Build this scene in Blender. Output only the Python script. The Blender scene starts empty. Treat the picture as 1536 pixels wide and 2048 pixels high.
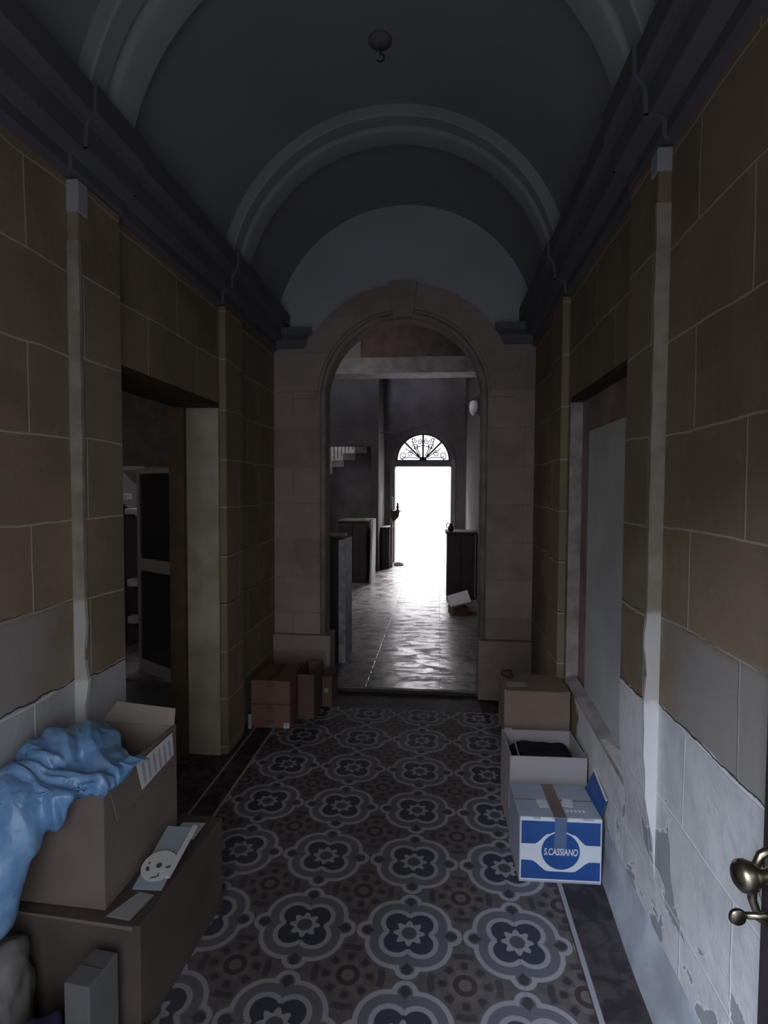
import bpy, bmesh, math, random
from math import sin, cos, pi, radians as RAD
from mathutils import Vector, Matrix, noise
random.seed(4)
S = bpy.context.scene
COL = S.collection

# ------------------------------------------------------------------ camera
cam_d = bpy.data.cameras.new('camera')
cam = bpy.data.objects.new('camera', cam_d); COL.objects.link(cam); S.camera = cam
F, YAW, PITCH, ROLL = 1101.4, .0987, -.0416, .0049
fwd = Vector((-sin(YAW)*cos(PITCH), cos(YAW)*cos(PITCH), sin(PITCH)))
rt = Vector((cos(YAW), sin(YAW), 0)); upv = rt.cross(fwd)
r2 = cos(ROLL)*rt + sin(ROLL)*upv; u2 = -sin(ROLL)*rt + cos(ROLL)*upv
cam.matrix_world = Matrix(((r2.x, u2.x, -fwd.x, 0), (r2.y, u2.y, -fwd.y, 0), (r2.z, u2.z, -fwd.z, 1.67), (0, 0, 0, 1)))
cam_d.sensor_fit = 'VERTICAL'; cam_d.sensor_height = 36; cam_d.lens = F/2048*36
cam_d.clip_start = .02; cam_d.clip_end = 200

# ------------------------------------------------------------------ light
S.view_settings.view_transform = 'Standard'; S.view_settings.look = 'None'
S.view_settings.gamma = 1; S.view_settings.exposure = 0.0
w = bpy.data.worlds.new('sky'); S.world = w; w.use_nodes = True
bg = w.node_tree.nodes['Background']; bg.inputs[0].default_value = (.93, .94, 1, 1); bg.inputs[1].default_value = 1.7

def area(name, loc, target, sx, sy, power, color, spread=180):
    l = bpy.data.lights.new(name, 'AREA'); l.shape = 'RECTANGLE'; l.size = sx; l.size_y = sy
    l.energy = power; l.color = color; l.spread = RAD(spread)
    o = bpy.data.objects.new(name, l); COL.objects.link(o); o.location = loc
    o.rotation_euler = (Vector(target)-Vector(loc)).to_track_quat('-Z', 'Y').to_euler()
    return o
# daylight of the street, falling down through the entrance behind the camera
area('street_daylight', (-2.3, -3.2, 4.1), (.75, 2.0, .5), 1.5, 1.5, 560, (.70, .80, 1))
area('street_skylight', (-.2, -.9, 1.7), (-.3, 3, 1.5), 1.5, 1.6, 5.0, (.74, .83, 1))
# daylight of the courtyard entering by the far door
area('courtyard_daylight', (-.35, 16.2, 4.35), (-.35, 10, .0), 3.2, 1.5, 1500, (1, .94, .96))
# unseen lamp added under the closed ceiling to brighten the far stairs
area('stairwell_fill', (-2.6, 13.3, 4.2), (-2.2, 12.9, 0), 1.0, 1.0, 30, (1, .97, .97))
area('side_stair_fill', (-3.3, 6.3, 3.3), (-3.1, 6.0, 0), .8, .8, 9, (1, .95, .97))  # lamp added under the closed ceiling to brighten the treads
area('side_room_fill', (-4.0, 2.4, 2.2), (-2.4, 4.5, 1.0), .7, .9, 5, (1, .95, .93))  # no window stands here, lamp added to brighten the aluminium door
area('lobby_assumed_light', (-1.5, 5.0, 3.38), (-.9, 6.1, 2.8), .5, .4, 2.2, (1, .95, .95))  # assumed source at upper left, lamp under the closed lobby ceiling, no opening built
# unseen lamp added to lift the back wall of the far hall
area('far_hall_fill', (-2.7, 7.6, 3.4), (-1.4, 8.5, 0), .8, 1.2, 26, (1, .93, .97))

# ------------------------------------------------------------------ node helpers
class NT:
    def __init__(s, name):
        s.mat = bpy.data.materials.new(name); s.mat.use_nodes = True
        s.t = s.mat.node_tree; s.n = s.t.nodes; s.l = s.t.links
        s.b = s.n['Principled BSDF']
    def put(s, sock, v):
        if hasattr(v, 'is_linked') or isinstance(v, bpy.types.NodeSocket): s.l.new(v, sock)
        elif isinstance(v, (tuple, list)) and len(v) == 3 and sock.type == 'RGBA': sock.default_value = (*v, 1)
        else: sock.default_value = v
    def m(s, op, a, b=0, c=None, clamp=False):
        n = s.n.new('ShaderNodeMath'); n.operation = op; n.use_clamp = clamp
        s.put(n.inputs[0], a); s.put(n.inputs[1], b)
        if c is not None: s.put(n.inputs[2], c)
        return n.outputs[0]
    def mix(s, f, a, b, kind='MIX'):
        n = s.n.new('ShaderNodeMix'); n.data_type = 'RGBA'; n.blend_type = kind
        s.put(n.inputs[0], f); s.put(n.inputs[6], a); s.put(n.inputs[7], b)
        return n.outputs[2]
    def pos(s):
        g = s.n.new('ShaderNodeNewGeometry'); x = s.n.new('ShaderNodeSeparateXYZ'); s.l.new(g.outputs['Position'], x.inputs[0])
        s.P = g.outputs['Position']; return x.outputs
    def objpos(s):
        g = s.n.new('ShaderNodeTexCoord'); s.P = g.outputs['Object']; return s.P
    def noise(s, scale, detail=4, rough=.5, vec=None, dist=0):
        n = s.n.new('ShaderNodeTexNoise'); n.inputs['Scale'].default_value = scale; n.inputs['Detail'].default_value = detail
        n.inputs['Roughness'].default_value = rough; n.inputs['Distortion'].default_value = dist
        s.l.new(vec if vec is not None else s.P, n.inputs['Vector']); return n.outputs['Fac']
    def ramp(s, v, lo, hi): # smooth 0..1 between lo and hi
        n = s.n.new('ShaderNodeMapRange'); n.interpolation_type = 'SMOOTHSTEP'
        s.put(n.inputs[0], v); n.inputs[1].default_value = lo; n.inputs[2].default_value = hi
        return n.outputs[0]
    def comb(s, x, y, z):
        n = s.n.new('ShaderNodeCombineXYZ'); s.put(n.inputs[0], x); s.put(n.inputs[1], y); s.put(n.inputs[2], z); return n.outputs[0]
    def bump(s, h, strength=.3, dist=.01):
        n = s.n.new('ShaderNodeBump'); n.inputs['Strength'].default_value = strength; n.inputs['Distance'].default_value = dist
        s.l.new(h, n.inputs['Height']); s.l.new(n.outputs[0], s.b.inputs['Normal'])
    def out(s, col, rough=.8, metal=0, spec=.5):
        s.put(s.b.inputs['Base Color'], col); s.put(s.b.inputs['Roughness'], rough); s.b.inputs['Metallic'].default_value = metal
        s.b.inputs['Specular IOR Level'].default_value = spec
        return s.mat

def plain(name, col, rough=.7, metal=0, var=.25, scale=8, spec=.5, bump=.1, obj=True):
    t = NT(name)
    if obj: t.objpos()
    else: t.pos()
    f = t.noise(scale, 5)
    c = t.mix(t.ramp(f, .3, .7), tuple(x*(1-var) for x in col), tuple(min(1, x*(1+var*.6)) for x in col))
    if bump: t.bump(f, bump, .004)
    return t.out(c, rough, metal, spec)

def stone_wall(name, plane='Y', low=None, tint=(1, 1, 1), peeling=True):
    """ashlar blocks; low = height under which the old whitewash still sticks"""
    t = NT(name); X, Y, Z = t.pos()
    br = t.n.new('ShaderNodeTexBrick'); br.offset = .45; br.squash = 1
    U = Y if plane == 'Y' else X
    wob = t.noise(2.2, 3)
    v = t.comb(t.m('ADD', t.m('ADD', U, .13), t.m('MULTIPLY', wob, .03)), t.m('ADD', t.m('SUBTRACT', Z, .65 - .6), t.m('MULTIPLY', t.m('SUBTRACT', wob, .5), .045)), 0)
    t.l.new(v, br.inputs['Vector'])
    br.inputs['Scale'].default_value = 1; br.inputs['Brick Width'].default_value = .52; br.inputs['Row Height'].default_value = .30
    br.inputs['Mortar Size'].default_value = .005; br.inputs['Mortar Smooth'].default_value = .6; br.inputs['Bias'].default_value = 0
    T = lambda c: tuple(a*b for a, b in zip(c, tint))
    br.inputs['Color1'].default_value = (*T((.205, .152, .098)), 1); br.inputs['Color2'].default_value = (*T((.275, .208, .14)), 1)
    br.inputs['Mortar'].default_value = (*([.44, .38, .30] if plane == 'Y' else [.33, .29, .25]), 1)
    n1 = t.noise(3.1, 6, .6); n2 = t.noise(14, 6, .65)
    c = t.mix(t.ramp(n1, .35, .7), br.outputs['Color'], T((.30, .23, .15)))
    c = t.mix(t.m('MULTIPLY', t.ramp(n2, .55, .8), .35), c, (.42, .37, .29))
    c = t.mix(t.m('MULTIPLY', br.outputs['Fac'], t.ramp(n1, .25, .6)), c, (.50, .43, .34) if plane == 'Y' else (.34, .30, .26))
    height = t.m('ADD', t.m('MULTIPLY', br.outputs['Fac'], .3), t.m('MULTIPLY', n2, .5))
    if low:
        edge = t.m('ADD', Z, t.m('MULTIPLY', t.m('SUBTRACT', t.noise(9, 4), .5), .05))
        # greyer limewashed course, then bare white plaster under it
        near = t.m('ADD', Y, t.m('MULTIPLY', t.m('SUBTRACT', t.noise(4, 4), .5), .5))
        g = t.m('MULTIPLY', t.m('MULTIPLY', t.ramp(edge, low+.32, low+.27), t.ramp(near, 2.0, 1.6)), .85)
        c = t.mix(g, c, (.36, .335, .31))
        pl = t.m('MULTIPLY', t.ramp(edge, low+.005, low-.005), t.ramp(near, 3.0, 2.95))
        n3 = t.noise(2.6, 5, .55, dist=.6); n4 = t.noise(3.3, 6, .55, dist=.8)
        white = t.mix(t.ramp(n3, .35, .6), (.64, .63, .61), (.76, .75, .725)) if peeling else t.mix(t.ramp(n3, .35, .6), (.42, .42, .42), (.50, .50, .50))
        white = t.mix(t.m('MULTIPLY', t.ramp(n2, .5, .72), .28), white, (.42, .42, .43))
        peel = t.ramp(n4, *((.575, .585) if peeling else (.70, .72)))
        white = t.mix(t.m('MULTIPLY', peel, .85), white, (.33, .33, .34))
        halo = t.m('MULTIPLY', t.ramp(n4, *((.555, .572) if peeling else (.68, .70))), t.m('SUBTRACT', 1, peel))
        white = t.mix(halo, white, (.82, .82, .82))
        white = t.mix(t.m('MULTIPLY', br.outputs['Fac'], .8), white, (.88, .87, .86))
        c = t.mix(pl, c, white)
        crack = t.m('ABSOLUTE', t.m('SUBTRACT', t.m('ADD', Z, t.m('MULTIPLY', t.m('SUBTRACT', t.noise(12, 5), .5), .03)), low))
        ck = t.ramp(crack, .0035, .0015)
        crack2 = t.m('ABSOLUTE', t.m('SUBTRACT', t.m('ADD', Z, t.m('MULTIPLY', t.m('SUBTRACT', t.noise(10, 5), .5), .03)), low+.30))
        ck2 = t.m('MULTIPLY', t.ramp(crack2, .003, .0012), t.ramp(n1, .4, .6))
        c = t.mix(t.m('MAXIMUM', ck, ck2), c, (.05, .045, .04))
        height = t.m('ADD', height, t.m('MULTIPLY', t.m('SUBTRACT', t.m('MULTIPLY', pl, t.m('SUBTRACT', 1, peel)), ck), .8))
        height = t.m('ADD', height, t.m('MULTIPLY', t.m('MULTIPLY', t.noise(4.5, 6, .6, dist=.6), pl), 1.6))
    t.bump(height, .45, .012)
    return t.out(c, .85, 0, .25)

# ---- materials
M = {}
M['wall_r'] = stone_wall('ashlar_right', 'Y', .955)
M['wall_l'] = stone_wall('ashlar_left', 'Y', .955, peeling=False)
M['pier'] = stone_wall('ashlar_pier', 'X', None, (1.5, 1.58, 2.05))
M['jamb'] = plain('dressed_limestone', (.42, .36, .27), .85, var=.2, scale=5, obj=False)
def strip_mat():  # wall's stone and plaster zones, paler to stand for daylight on the near face
    t = NT('daylit_pilaster_edge'); X, Y, Z = t.pos()
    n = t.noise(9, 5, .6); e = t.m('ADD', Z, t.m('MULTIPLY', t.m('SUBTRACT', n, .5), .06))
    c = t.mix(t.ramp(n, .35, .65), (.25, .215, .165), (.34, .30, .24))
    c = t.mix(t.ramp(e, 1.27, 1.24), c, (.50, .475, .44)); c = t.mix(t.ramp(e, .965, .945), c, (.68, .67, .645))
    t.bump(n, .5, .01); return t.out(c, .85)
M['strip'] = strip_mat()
M['sill'] = plain('worn_sill_stone', (.40, .36, .34), .85, var=.3, scale=9, obj=False, bump=.5)
M['vault'] = plain('grey_distemper', (.29, .295, .30), .75, var=.08, scale=1.5, obj=False, bump=.05)
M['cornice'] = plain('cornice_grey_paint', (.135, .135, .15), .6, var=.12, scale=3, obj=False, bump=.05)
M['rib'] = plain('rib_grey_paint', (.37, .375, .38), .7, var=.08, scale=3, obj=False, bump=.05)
M['darkwood'] = plain('dark_brown_wood', (.05, .03, .018), .6, scale=14)
M['lintel'] = plain('lintel_timber', (.055, .03, .017), .8, scale=10, obj=False)
M['frame_wood'] = plain('frame_timber', (.10, .06, .03), .75, scale=10, obj=False)
M['redplaster'] = plain('red_brown_plaster', (.34, .25, .23), .85, scale=4, obj=False)
M['greyboard'] = plain('grey_painted_board', (.60, .61, .60), .7, var=.15, scale=2.4, obj=False)
M['kerb'] = plain('kerb_plaster', (.44, .46, .50), .8, var=.3, scale=5, obj=False, bump=.4)
M['lunette'] = plain('lit_lunette_distemper', (.50, .50, .52), .75, var=.08, scale=1.5, obj=False, bump=.05)  # the vault's grey, with the stronger light on the lunette painted in
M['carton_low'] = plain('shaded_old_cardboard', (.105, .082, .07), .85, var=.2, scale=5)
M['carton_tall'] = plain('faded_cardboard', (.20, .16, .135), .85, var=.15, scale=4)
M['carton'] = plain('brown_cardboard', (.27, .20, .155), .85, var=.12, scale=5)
M['carton_dark'] = plain('dark_cardboard', (.16, .105, .075), .85, var=.15, scale=5)
M['carton_red'] = plain('reddish_cardboard', (.23, .135, .105), .85, var=.15, scale=5)
M['carton_in'] = plain('pale_inside_cardboard', (.42, .36, .31), .85, var=.08, scale=5)
M['carton_mauve'] = plain('mauve_grey_cardboard', (.44, .40, .40), .8, var=.06, scale=5)
M['tape'] = plain('brown_packing_tape', (.20, .15, .13), .3, var=.1, scale=5)
M['tape_blue'] = plain('packing_tape_over_print', (.12, .17, .30), .3, var=.1)
M['paper'] = plain('white_paper', (.72, .72, .72), .75, var=.06, scale=10)
M['paper_grey'] = plain('grey_paper', (.42, .42, .43), .8, var=.1)
M['ink'] = plain('grey_print', (.10, .10, .11), .7)
M['blue'] = plain('blue_print', (.022, .085, .30), .5, var=.1)
M['blue_pale'] = plain('pale_box_board', (.40, .44, .52), .6, var=.08)
M['white_print'] = plain('white_print', (.72, .76, .82), .55, var=.04)
M['cloth_dark'] = plain('dark_padded_cloth', (.035, .03, .04), .85, scale=30)
M['sack'] = plain('grey_sack', (.26, .25, .24), .7, scale=7)
M['navy'] = plain('navy_plastic', (.05, .055, .12), .45, scale=7)
M['brass'] = plain('old_brass', (.34, .30, .22), .3, metal=1, var=.3, scale=20)
M['door_dark'] = plain('dark_varnished_door', (.035, .028, .028), .45, scale=6)
M['iron'] = plain('dark_iron', (.02, .018, .02), .5)
M['alu'] = plain('grey_aluminium', (.34, .32, .31), .5, metal=.1, var=.08)
M['darkglass'] = plain('dark_frosted_glass', (.035, .03, .032), .25, var=.1)
M['grey_trim'] = plain('far_grey_trim', (.30, .28, .29), .6)
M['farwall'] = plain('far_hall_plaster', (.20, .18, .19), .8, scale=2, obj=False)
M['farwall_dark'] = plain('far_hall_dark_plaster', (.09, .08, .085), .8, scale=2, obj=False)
M['beam'] = plain('beam_paint', (.58, .55, .54), .6, obj=False)
M['stair_white'] = plain('white_marble_tread', (.75, .73, .72), .5)
M['steel'] = plain('worn_wood_edge', (.45, .43, .44), .6, var=.35, scale=12)
M['cabinet'] = plain('dark_cabinet_wood', (.035, .025, .028), .5)
M['cable'] = plain('grey_cable', (.12, .11, .12), .6)
M['globe'] = plain('opal_glass', (.85, .84, .85), .15, var=.02, bump=0)
M['yard'] = plain('bright_courtyard_paving', (.8, .78, .76), .8, obj=False)

def bag_mat():
    t = NT('blue_polythene'); t.objpos()
    f = t.noise(9, 6, .6, dist=.8)
    c = t.mix(t.ramp(f, .35, .65), (.16, .34, .62), (.27, .48, .76))
    t.bump(t.noise(14, 4, .5, dist=2), .35, .008)
    return t.out(c, .28, 0, .6)
M['bag'] = bag_mat()

def glass_mat():
    t = NT('fanlight_glass'); b = t.b
    b.inputs['Base Color'].default_value = (.85, .85, .87, 1); b.inputs['Roughness'].default_value = .1
    b.inputs['Transmission Weight'].default_value = 1; b.inputs['IOR'].default_value = 1.02
    return t.mat
M['glass'] = glass_mat()
def clear_mat():
    t = NT('clear_plastic'); b = t.b
    b.inputs['Base Color'].default_value = (.55, .62, .70, 1); b.inputs['Roughness'].default_value = .12
    b.inputs['Alpha'].default_value = .55
    return t.mat
M['clear'] = clear_mat()

def tile_floor():
    t = NT('patterned_cement_tiles'); X, Y, Z = t.pos(); m = t.m
    def cell(c, o): return m('ABSOLUTE', m('SUBTRACT', m('FRACT', m('ADD', m('DIVIDE', m('SUBTRACT', c, o), .4), 100.5)), .5))
    a = cell(X, -.496); b = cell(Y, 2.006)
    def ln(p, q): return m('SQRT', m('ADD', m('MULTIPLY', p, p), m('MULTIPLY', q, q)))
    def sub(p, q): return m('SUBTRACT', p, q)
    def inside(d, at=0, w=.006): return t.ramp(d, at+w, at-w)
    r = ln(a, b); th = m('ARCTAN2', b, a)
    dq = m('MINIMUM', sub(ln(sub(a, .112), sub(b, .112)), .118), sub(r, .185))
    A = m('MAXIMUM', a, b); B = m('MINIMUM', a, b)
    dl = sub(ln(sub(A, .384), B), .068)
    dout = m('SMOOTH_MIN', sub(dq, .130), dl, .02)
    nv = t.noise(30, 3); big = t.noise(1.6, 4)
    light = (.36, .355, .375); gray = (.15, .15, .165); navy = (.052, .055, .078); brown = (.10, .08, .075); base = (.085, .078, .08)
    # ground between the medallions
    ca = sub(.5, a); cb = sub(.5, b); rc = ln(ca, cb); tc = m('ARCTAN2', cb, ca)
    c8 = m('COSINE', m('MULTIPLY', tc, 8)); c4 = m('COSINE', m('MULTIPLY', tc, 4))
    col = t.mix(t.ramp(nv, .35, .65), (.11, .098, .10), (.15, .128, .122))
    leaf = m('MULTIPLY', inside(m('ABSOLUTE', sub(rc, .19)), .035, .015), t.ramp(c8, -.3, .6))
    col = t.mix(leaf, col, (.05, .044, .05))
    leaf2 = m('MULTIPLY', inside(m('ABSOLUTE', sub(rc, .29)), .03), t.ramp(c4, .2, .55))
    col = t.mix(m('MULTIPLY', leaf2, .8), col, (.05, .046, .055))
    star2 = inside(sub(rc, m('ADD', .135, m('MULTIPLY', c8, -.02))))
    col = t.mix(star2, col, (.17, .14, .13))
    col = t.mix(inside(m('ABSOLUTE', sub(rc, .08)), .024), col, (.06, .046, .046))
    # medallion
    col = t.mix(inside(dout, .043), col, light)
    col = t.mix(inside(dout, 0), col, gray)
    spade = m('MINIMUM', sub(ln(sub(A, .405), B), .042), sub(m('ADD', m('ABSOLUTE', sub(A, .385)), m('MULTIPLY', B, 1.1)), .062))
    col = t.mix(inside(spade), col, (.06, .058, .065))
    col = t.mix(inside(dq, .046), col, light)
    col = t.mix(inside(dq, 0), col, navy)
    star = sub(r, m('ADD', .126, m('MULTIPLY', m('COSINE', m('MULTIPLY', th, 8)), .023)))
    col = t.mix(inside(star), col, light)
    col = t.mix(inside(sub(r, .072)), col, (.10, .10, .11))
    # borders
    bn = t.mix(t.ramp(t.noise(11, 4, .5, dist=1), .4, .6), (.035, .03, .033), (.075, .062, .065))
    out = m('MAXIMUM', m('MAXIMUM', t.ramp(X, .508, .512), t.ramp(X, -1.118, -1.122)), t.ramp(Y, 4.108, 4.112))
    col = t.mix(out, col, bn)
    def line(c, at, hw): return inside(m('ABSOLUTE', sub(c, at)), hw, .0015)
    lines = m('MAXIMUM', m('MULTIPLY', m('MAXIMUM', line(X, .525, .009), line(X, -1.128, .008)), t.ramp(Y, 4.12, 4.11)), m('MAXIMUM', line(X, -1.262, .007), line(X, -1.215, .0)))
    col = t.mix(lines, col, light)
    # wear, dust
    col = t.mix(m('MULTIPLY', t.ramp(big, .45, .75), .25), col, (.16, .155, .16))
    ta = sub(m('FRACT', m('ADD', m('DIVIDE', sub(X, -.496), .2), 100.0)), .5); tb = sub(m('FRACT', m('ADD', m('DIVIDE', sub(Y, 2.006), .2), 100.0)), .5)
    j = t.ramp(m('MAXIMUM', m('ABSOLUTE', ta), m('ABSOLUTE', tb)), .492, .498)
    col = t.mix(m('MULTIPLY', j, .35), col, (.03, .03, .03))
    t.bump(m('SUBTRACT', t.noise(25, 3), m('MULTIPLY', j, .8)), .12, .002)
    return t.out(col, t.m('ADD', .58, t.m('MULTIPLY', big, .2)), 0, .3)
M['tiles'] = tile_floor()

def stone_floor():
    t = NT('worn_stone_floor'); X, Y, Z = t.pos(); m = t.m
    n = t.noise(2.3, 7, .62, dist=.4); n2 = t.noise(7, 6, .6, vec=t.comb(m('MULTIPLY', X, .7), m('MULTIPLY', Y, 1.4), 0), dist=.7)
    col = t.mix(t.ramp(n, .35, .65), (.15, .14, .145), (.26, .25, .255))
    col = t.mix(m('MULTIPLY', t.ramp(n2, .55, .62), .6), col, (.09, .082, .085))
    jx = t.ramp(m('ABSOLUTE', m('SUBTRACT', m('FRACT', m('ADD', m('DIVIDE', X, .62), 10.45)), .5)), .012, .006)
    jy = t.ramp(m('ABSOLUTE', m('SUBTRACT', m('FRACT', m('ADD', m('DIVIDE', Y, 1.5), 10.2)), .5)), .005, .0025)
    j = m('MAXIMUM', jx, jy)
    col = t.mix(m('MULTIPLY', j, .8), col, (.04, .035, .035))
    t.bump(m('SUBTRACT', n2, j), .25, .006)
    return t.out(col, m('ADD', .22, m('MULTIPLY', t.ramp(n2, .4, .65), .30)), 0, .6)
M['stonefloor'] = stone_floor()

# ------------------------------------------------------------------ mesh helpers
def new_bm(): return bmesh.new()
def box(bm, x0, x1, y0, y1, z0, z1, bev=0):
    vs = [bm.verts.new((x, y, z)) for x in (x0, x1) for y in (y0, y1) for z in (z0, z1)]
    fs = [(0, 1, 3, 2), (4, 6, 7, 5), (0, 4, 5, 1), (2, 3, 7, 6), (0, 2, 6, 4), (1, 5, 7, 3)]
    fl = [bm.faces.new([vs[i] for i in f]) for f in fs]
    if bev:
        es = list({e for f in fl for e in f.edges}); bmesh.ops.bevel(bm, geom=es, offset=bev, segments=2, affect='EDGES', profile=.5)
    return bm
def bx(*a, **k): return box(new_bm(), *a, **k)
def quadbox(bm, pts, t):
    """plate from 4 corner points with thickness t along its normal"""
    P = [Vector(p) for p in pts]; n = (P[1]-P[0]).cross(P[2]-P[0]).normalized()*t
    a = [bm.verts.new(p) for p in P]; b = [bm.verts.new(p+n) for p in P]
    bm.faces.new(a[::-1]); bm.faces.new(b)
    for i in range(4): j = (i+1) % 4; bm.faces.new((a[i], a[j], b[j], b[i]))
    return bm
def prism(bm, poly, f):
    """extrude polygon; f(p, k) -> 3d point for k=0/1"""
    a = [bm.verts.new(f(p, 0)) for p in poly]; b = [bm.verts.new(f(p, 1)) for p in poly]
    bm.faces.new(a); bm.faces.new(b[::-1])
    for i in range(len(poly)): j = (i+1) % len(poly); bm.faces.new((a[j], a[i], b[i], b[j]))
    return bm
def tube(bm, pts, r, n=8, cap=True):
    pts = [Vector(p) for p in pts]; rings = []
    rr = r if isinstance(r, (list, tuple)) else [r]*len(pts)
    ref = None
    for i, p in enumerate(pts):
        d = (pts[min(i+1, len(pts)-1)]-pts[max(i-1, 0)]).normalized()
        if ref is None: ref = Vector((0, 0, 1)) if abs(d.z) < .9 else Vector((1, 0, 0))
        u = (ref - d*ref.dot(d)).normalized(); v = d.cross(u); ref = u
        rings.append([bm.verts.new(p+(u*cos(2*pi*k/n)+v*sin(2*pi*k/n))*rr[i]) for k in range(n)])
    for a, b in zip(rings, rings[1:]):
        for k in range(n): bm.faces.new((a[k], a[(k+1) % n], b[(k+1) % n], b[k]))
    if cap: bm.faces.new(rings[0][::-1]); bm.faces.new(rings[-1])
    return bm
def lathe(bm, prof, c, axis='Z', n=24):
    """prof: (radius, height) list"""
    rings = []
    for r, h in prof:
        ring = []
        for k in range(n):
            a = 2*pi*k/n; p = (r*cos(a), r*sin(a), h)
            if axis == 'Y': p = (p[0], p[2], p[1])
            if axis == 'X': p = (p[2], p[0], p[1])
            ring.append(bm.verts.new(Vector(c)+Vector(p)))
        rings.append(ring)
    for a, b in zip(rings, rings[1:]):
        for k in range(n): bm.faces.new((a[k], a[(k+1) % n], b[(k+1) % n], b[k]))
    bm.faces.new(rings[0][::-1]); bm.faces.new(rings[-1])
    return bm
def obj(name, bm, mat, parent=None, smooth=False):
    bmesh.ops.recalc_face_normals(bm, faces=bm.faces)
    me = bpy.data.meshes.new(name); bm.to_mesh(me); bm.free()
    me.materials.append(mat)
    if smooth:
        for p in me.polygons: p.use_smooth = True
    o = bpy.data.objects.new(name, me); COL.objects.link(o)
    if parent: o.parent = parent
    return o
def shade(o, ang=40):
    me = o.data
    for p in me.polygons: p.use_smooth = True
    me.set_sharp_from_angle(angle=RAD(ang)); return o
def thing(name, label, cat, loc, rotz=0, group=None):
    o = bpy.data.objects.new(name, None); COL.objects.link(o); o.location = loc; o.rotation_euler = (0, 0, rotz)
    o.empty_display_size = .1
    o['label'] = label; o['category'] = cat
    if group: o['group'] = group
    return o
def tag(o, label, cat, group=None):
    o['label'] = label; o['category'] = cat
    if group: o['group'] = group
    return o
def struct(name, bm, mat, label=None, parent=None, smooth=False):
    o = obj(name, bm, mat, parent, smooth)
    if parent is None: o['kind'] = 'structure'
    if label: o['label'] = label
    if parent is None: o['category'] = name.split('_')[0]
    return o

XL, XR, YA, CX = -1.342, .74, 4.41, -.301
ZS, RV = 2.872, 1.041
Y0 = -.35

# ------------------------------------------------------------------ the corridor shell
struct('floor', bx(XL-.25, XR+.05, Y0-.3, YA+.02, -.12, 0), M['tiles'], 'patterned cement tile floor of the corridor with quatrefoil medallions')
struct('trim_1', bx(XL, XR, YA+.02, YA+.07, -.1, .028), plain('dark_threshold', (.05, .04, .04), .6), 'dark stone threshold step under the archway')

def wall_with_holes(x0, x1, ys, zs, hole):
    bm = new_bm()
    for i in range(len(ys)-1):
        for j in range(len(zs)-1):
            if (i, j) in hole: continue
            box(bm, x0, x1, ys[i], ys[i+1], zs[j], zs[j+1])
    return bm
DLY0, DLY1, DZ = 2.19, 3.27, 2.19
struct('wall_left', wall_with_holes(XL-.204, XL, [Y0, DLY0, DLY1, YA+.3], [-.05, DZ, 3.0], {(1, 0)}), M['wall_l'], 'left stone block wall of the corridor with an open doorway')
DRY0, DRY1, SILL = 2.17, 3.23, .55
struct('wall_right', wall_with_holes(XR, XR+.072, [Y0, DRY0, DRY1, YA+.3], [-.05, SILL, DZ, 3.0], {(1, 1)}), M['wall_r'], 'right stone block wall with peeling white plaster below')
# reveal linings of the left doorway
jl = struct('trim_2', bx(XL-.204, XL-.002, DLY1-.008, DLY1, 0, DZ-.002), M['jamb'], 'pale dressed stone jamb of the left doorway')
bm = bx(XL-.26, XL-.0, DLY0, DLY1, DZ-.03, DZ)
struct('lintel', bm, M['lintel'], 'dark timber lintel over the left doorway', jl)
bm = new_bm(); box(bm, XL-.30, XL-.204, DLY1-.045, DLY1+.02, 0, DZ-.03); box(bm, XL-.30, XL-.204, DLY0-.02, DLY0+.03, 0, DZ-.03)
struct('door_frame', bm, M['frame_wood'], 'brown timber frame inside the left doorway', jl)
# blocked doorway in the right wall
nb = struct('wall_niche', bx(XR+.068, XR+.2, DRY0-.1, DRY1+.1, .3, DZ+.1), M['redplaster'], 'red brown plastered infill of the blocked right doorway')
struct('board', bx(XR+.055, XR+.07, 2.335, 3.04, SILL+.002, 1.985, bev=.002), M['greyboard'], 'tall grey painted panel filling the blocked doorway', nb)
bm = new_bm(); box(bm, XR-.001, XR+.067, DRY1-.004, DRY1+.001, SILL, DZ-.002)
struct('jamb', bm, M['sill'], 'pale jamb edge of the blocked doorway', nb)
bm = new_bm(); prism(bm, [(XR-.006, SILL-.022), (XR-.006, SILL-.006), (XR+.055, SILL+.006), (XR+.068, SILL-.05)], lambda p, k: (p[0], (DRY0+.02, DRY1-.0)[k], p[1]+(-.02, .05)[k]))
struct('sill', bm, M['sill'], 'worn pale sill of the blocked doorway', nb)
struct('lintel', bx(XR, XR+.068, DRY0, DRY1, DZ-.025, DZ), M['lintel'], 'dark lintel above the blocked doorway', nb)

# kerb of rough plaster at the foot of the right wall
bm = new_bm(); rows = []
for i in range(45):
    y = -.3+i*.1; xf = .62+.036*max(0, min(y, 3.2)); w_ = [noise.noise(Vector((y*2.3, k*3.1, 0)))*.012 for k in range(4)]
    rows.append([bm.verts.new(p) for p in ((xf+w_[0], y, 0), (xf+.012+w_[0], y, .045+w_[1]), (min(xf+.06, XR-.01), y, .085+w_[2]), (XR-.002, y, .19+w_[3]), (XR+.02, y, .19+w_[3]), (XR+.02, y, 0))])
for a, b in zip(rows, rows[1:]):
    for k in range(5): bm.faces.new((a[k], a[k+1], b[k+1], b[k]))
struct('baseboard_right', bm, M['kerb'], 'rough pale plaster kerb along the foot of the right wall', smooth=True)

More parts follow.
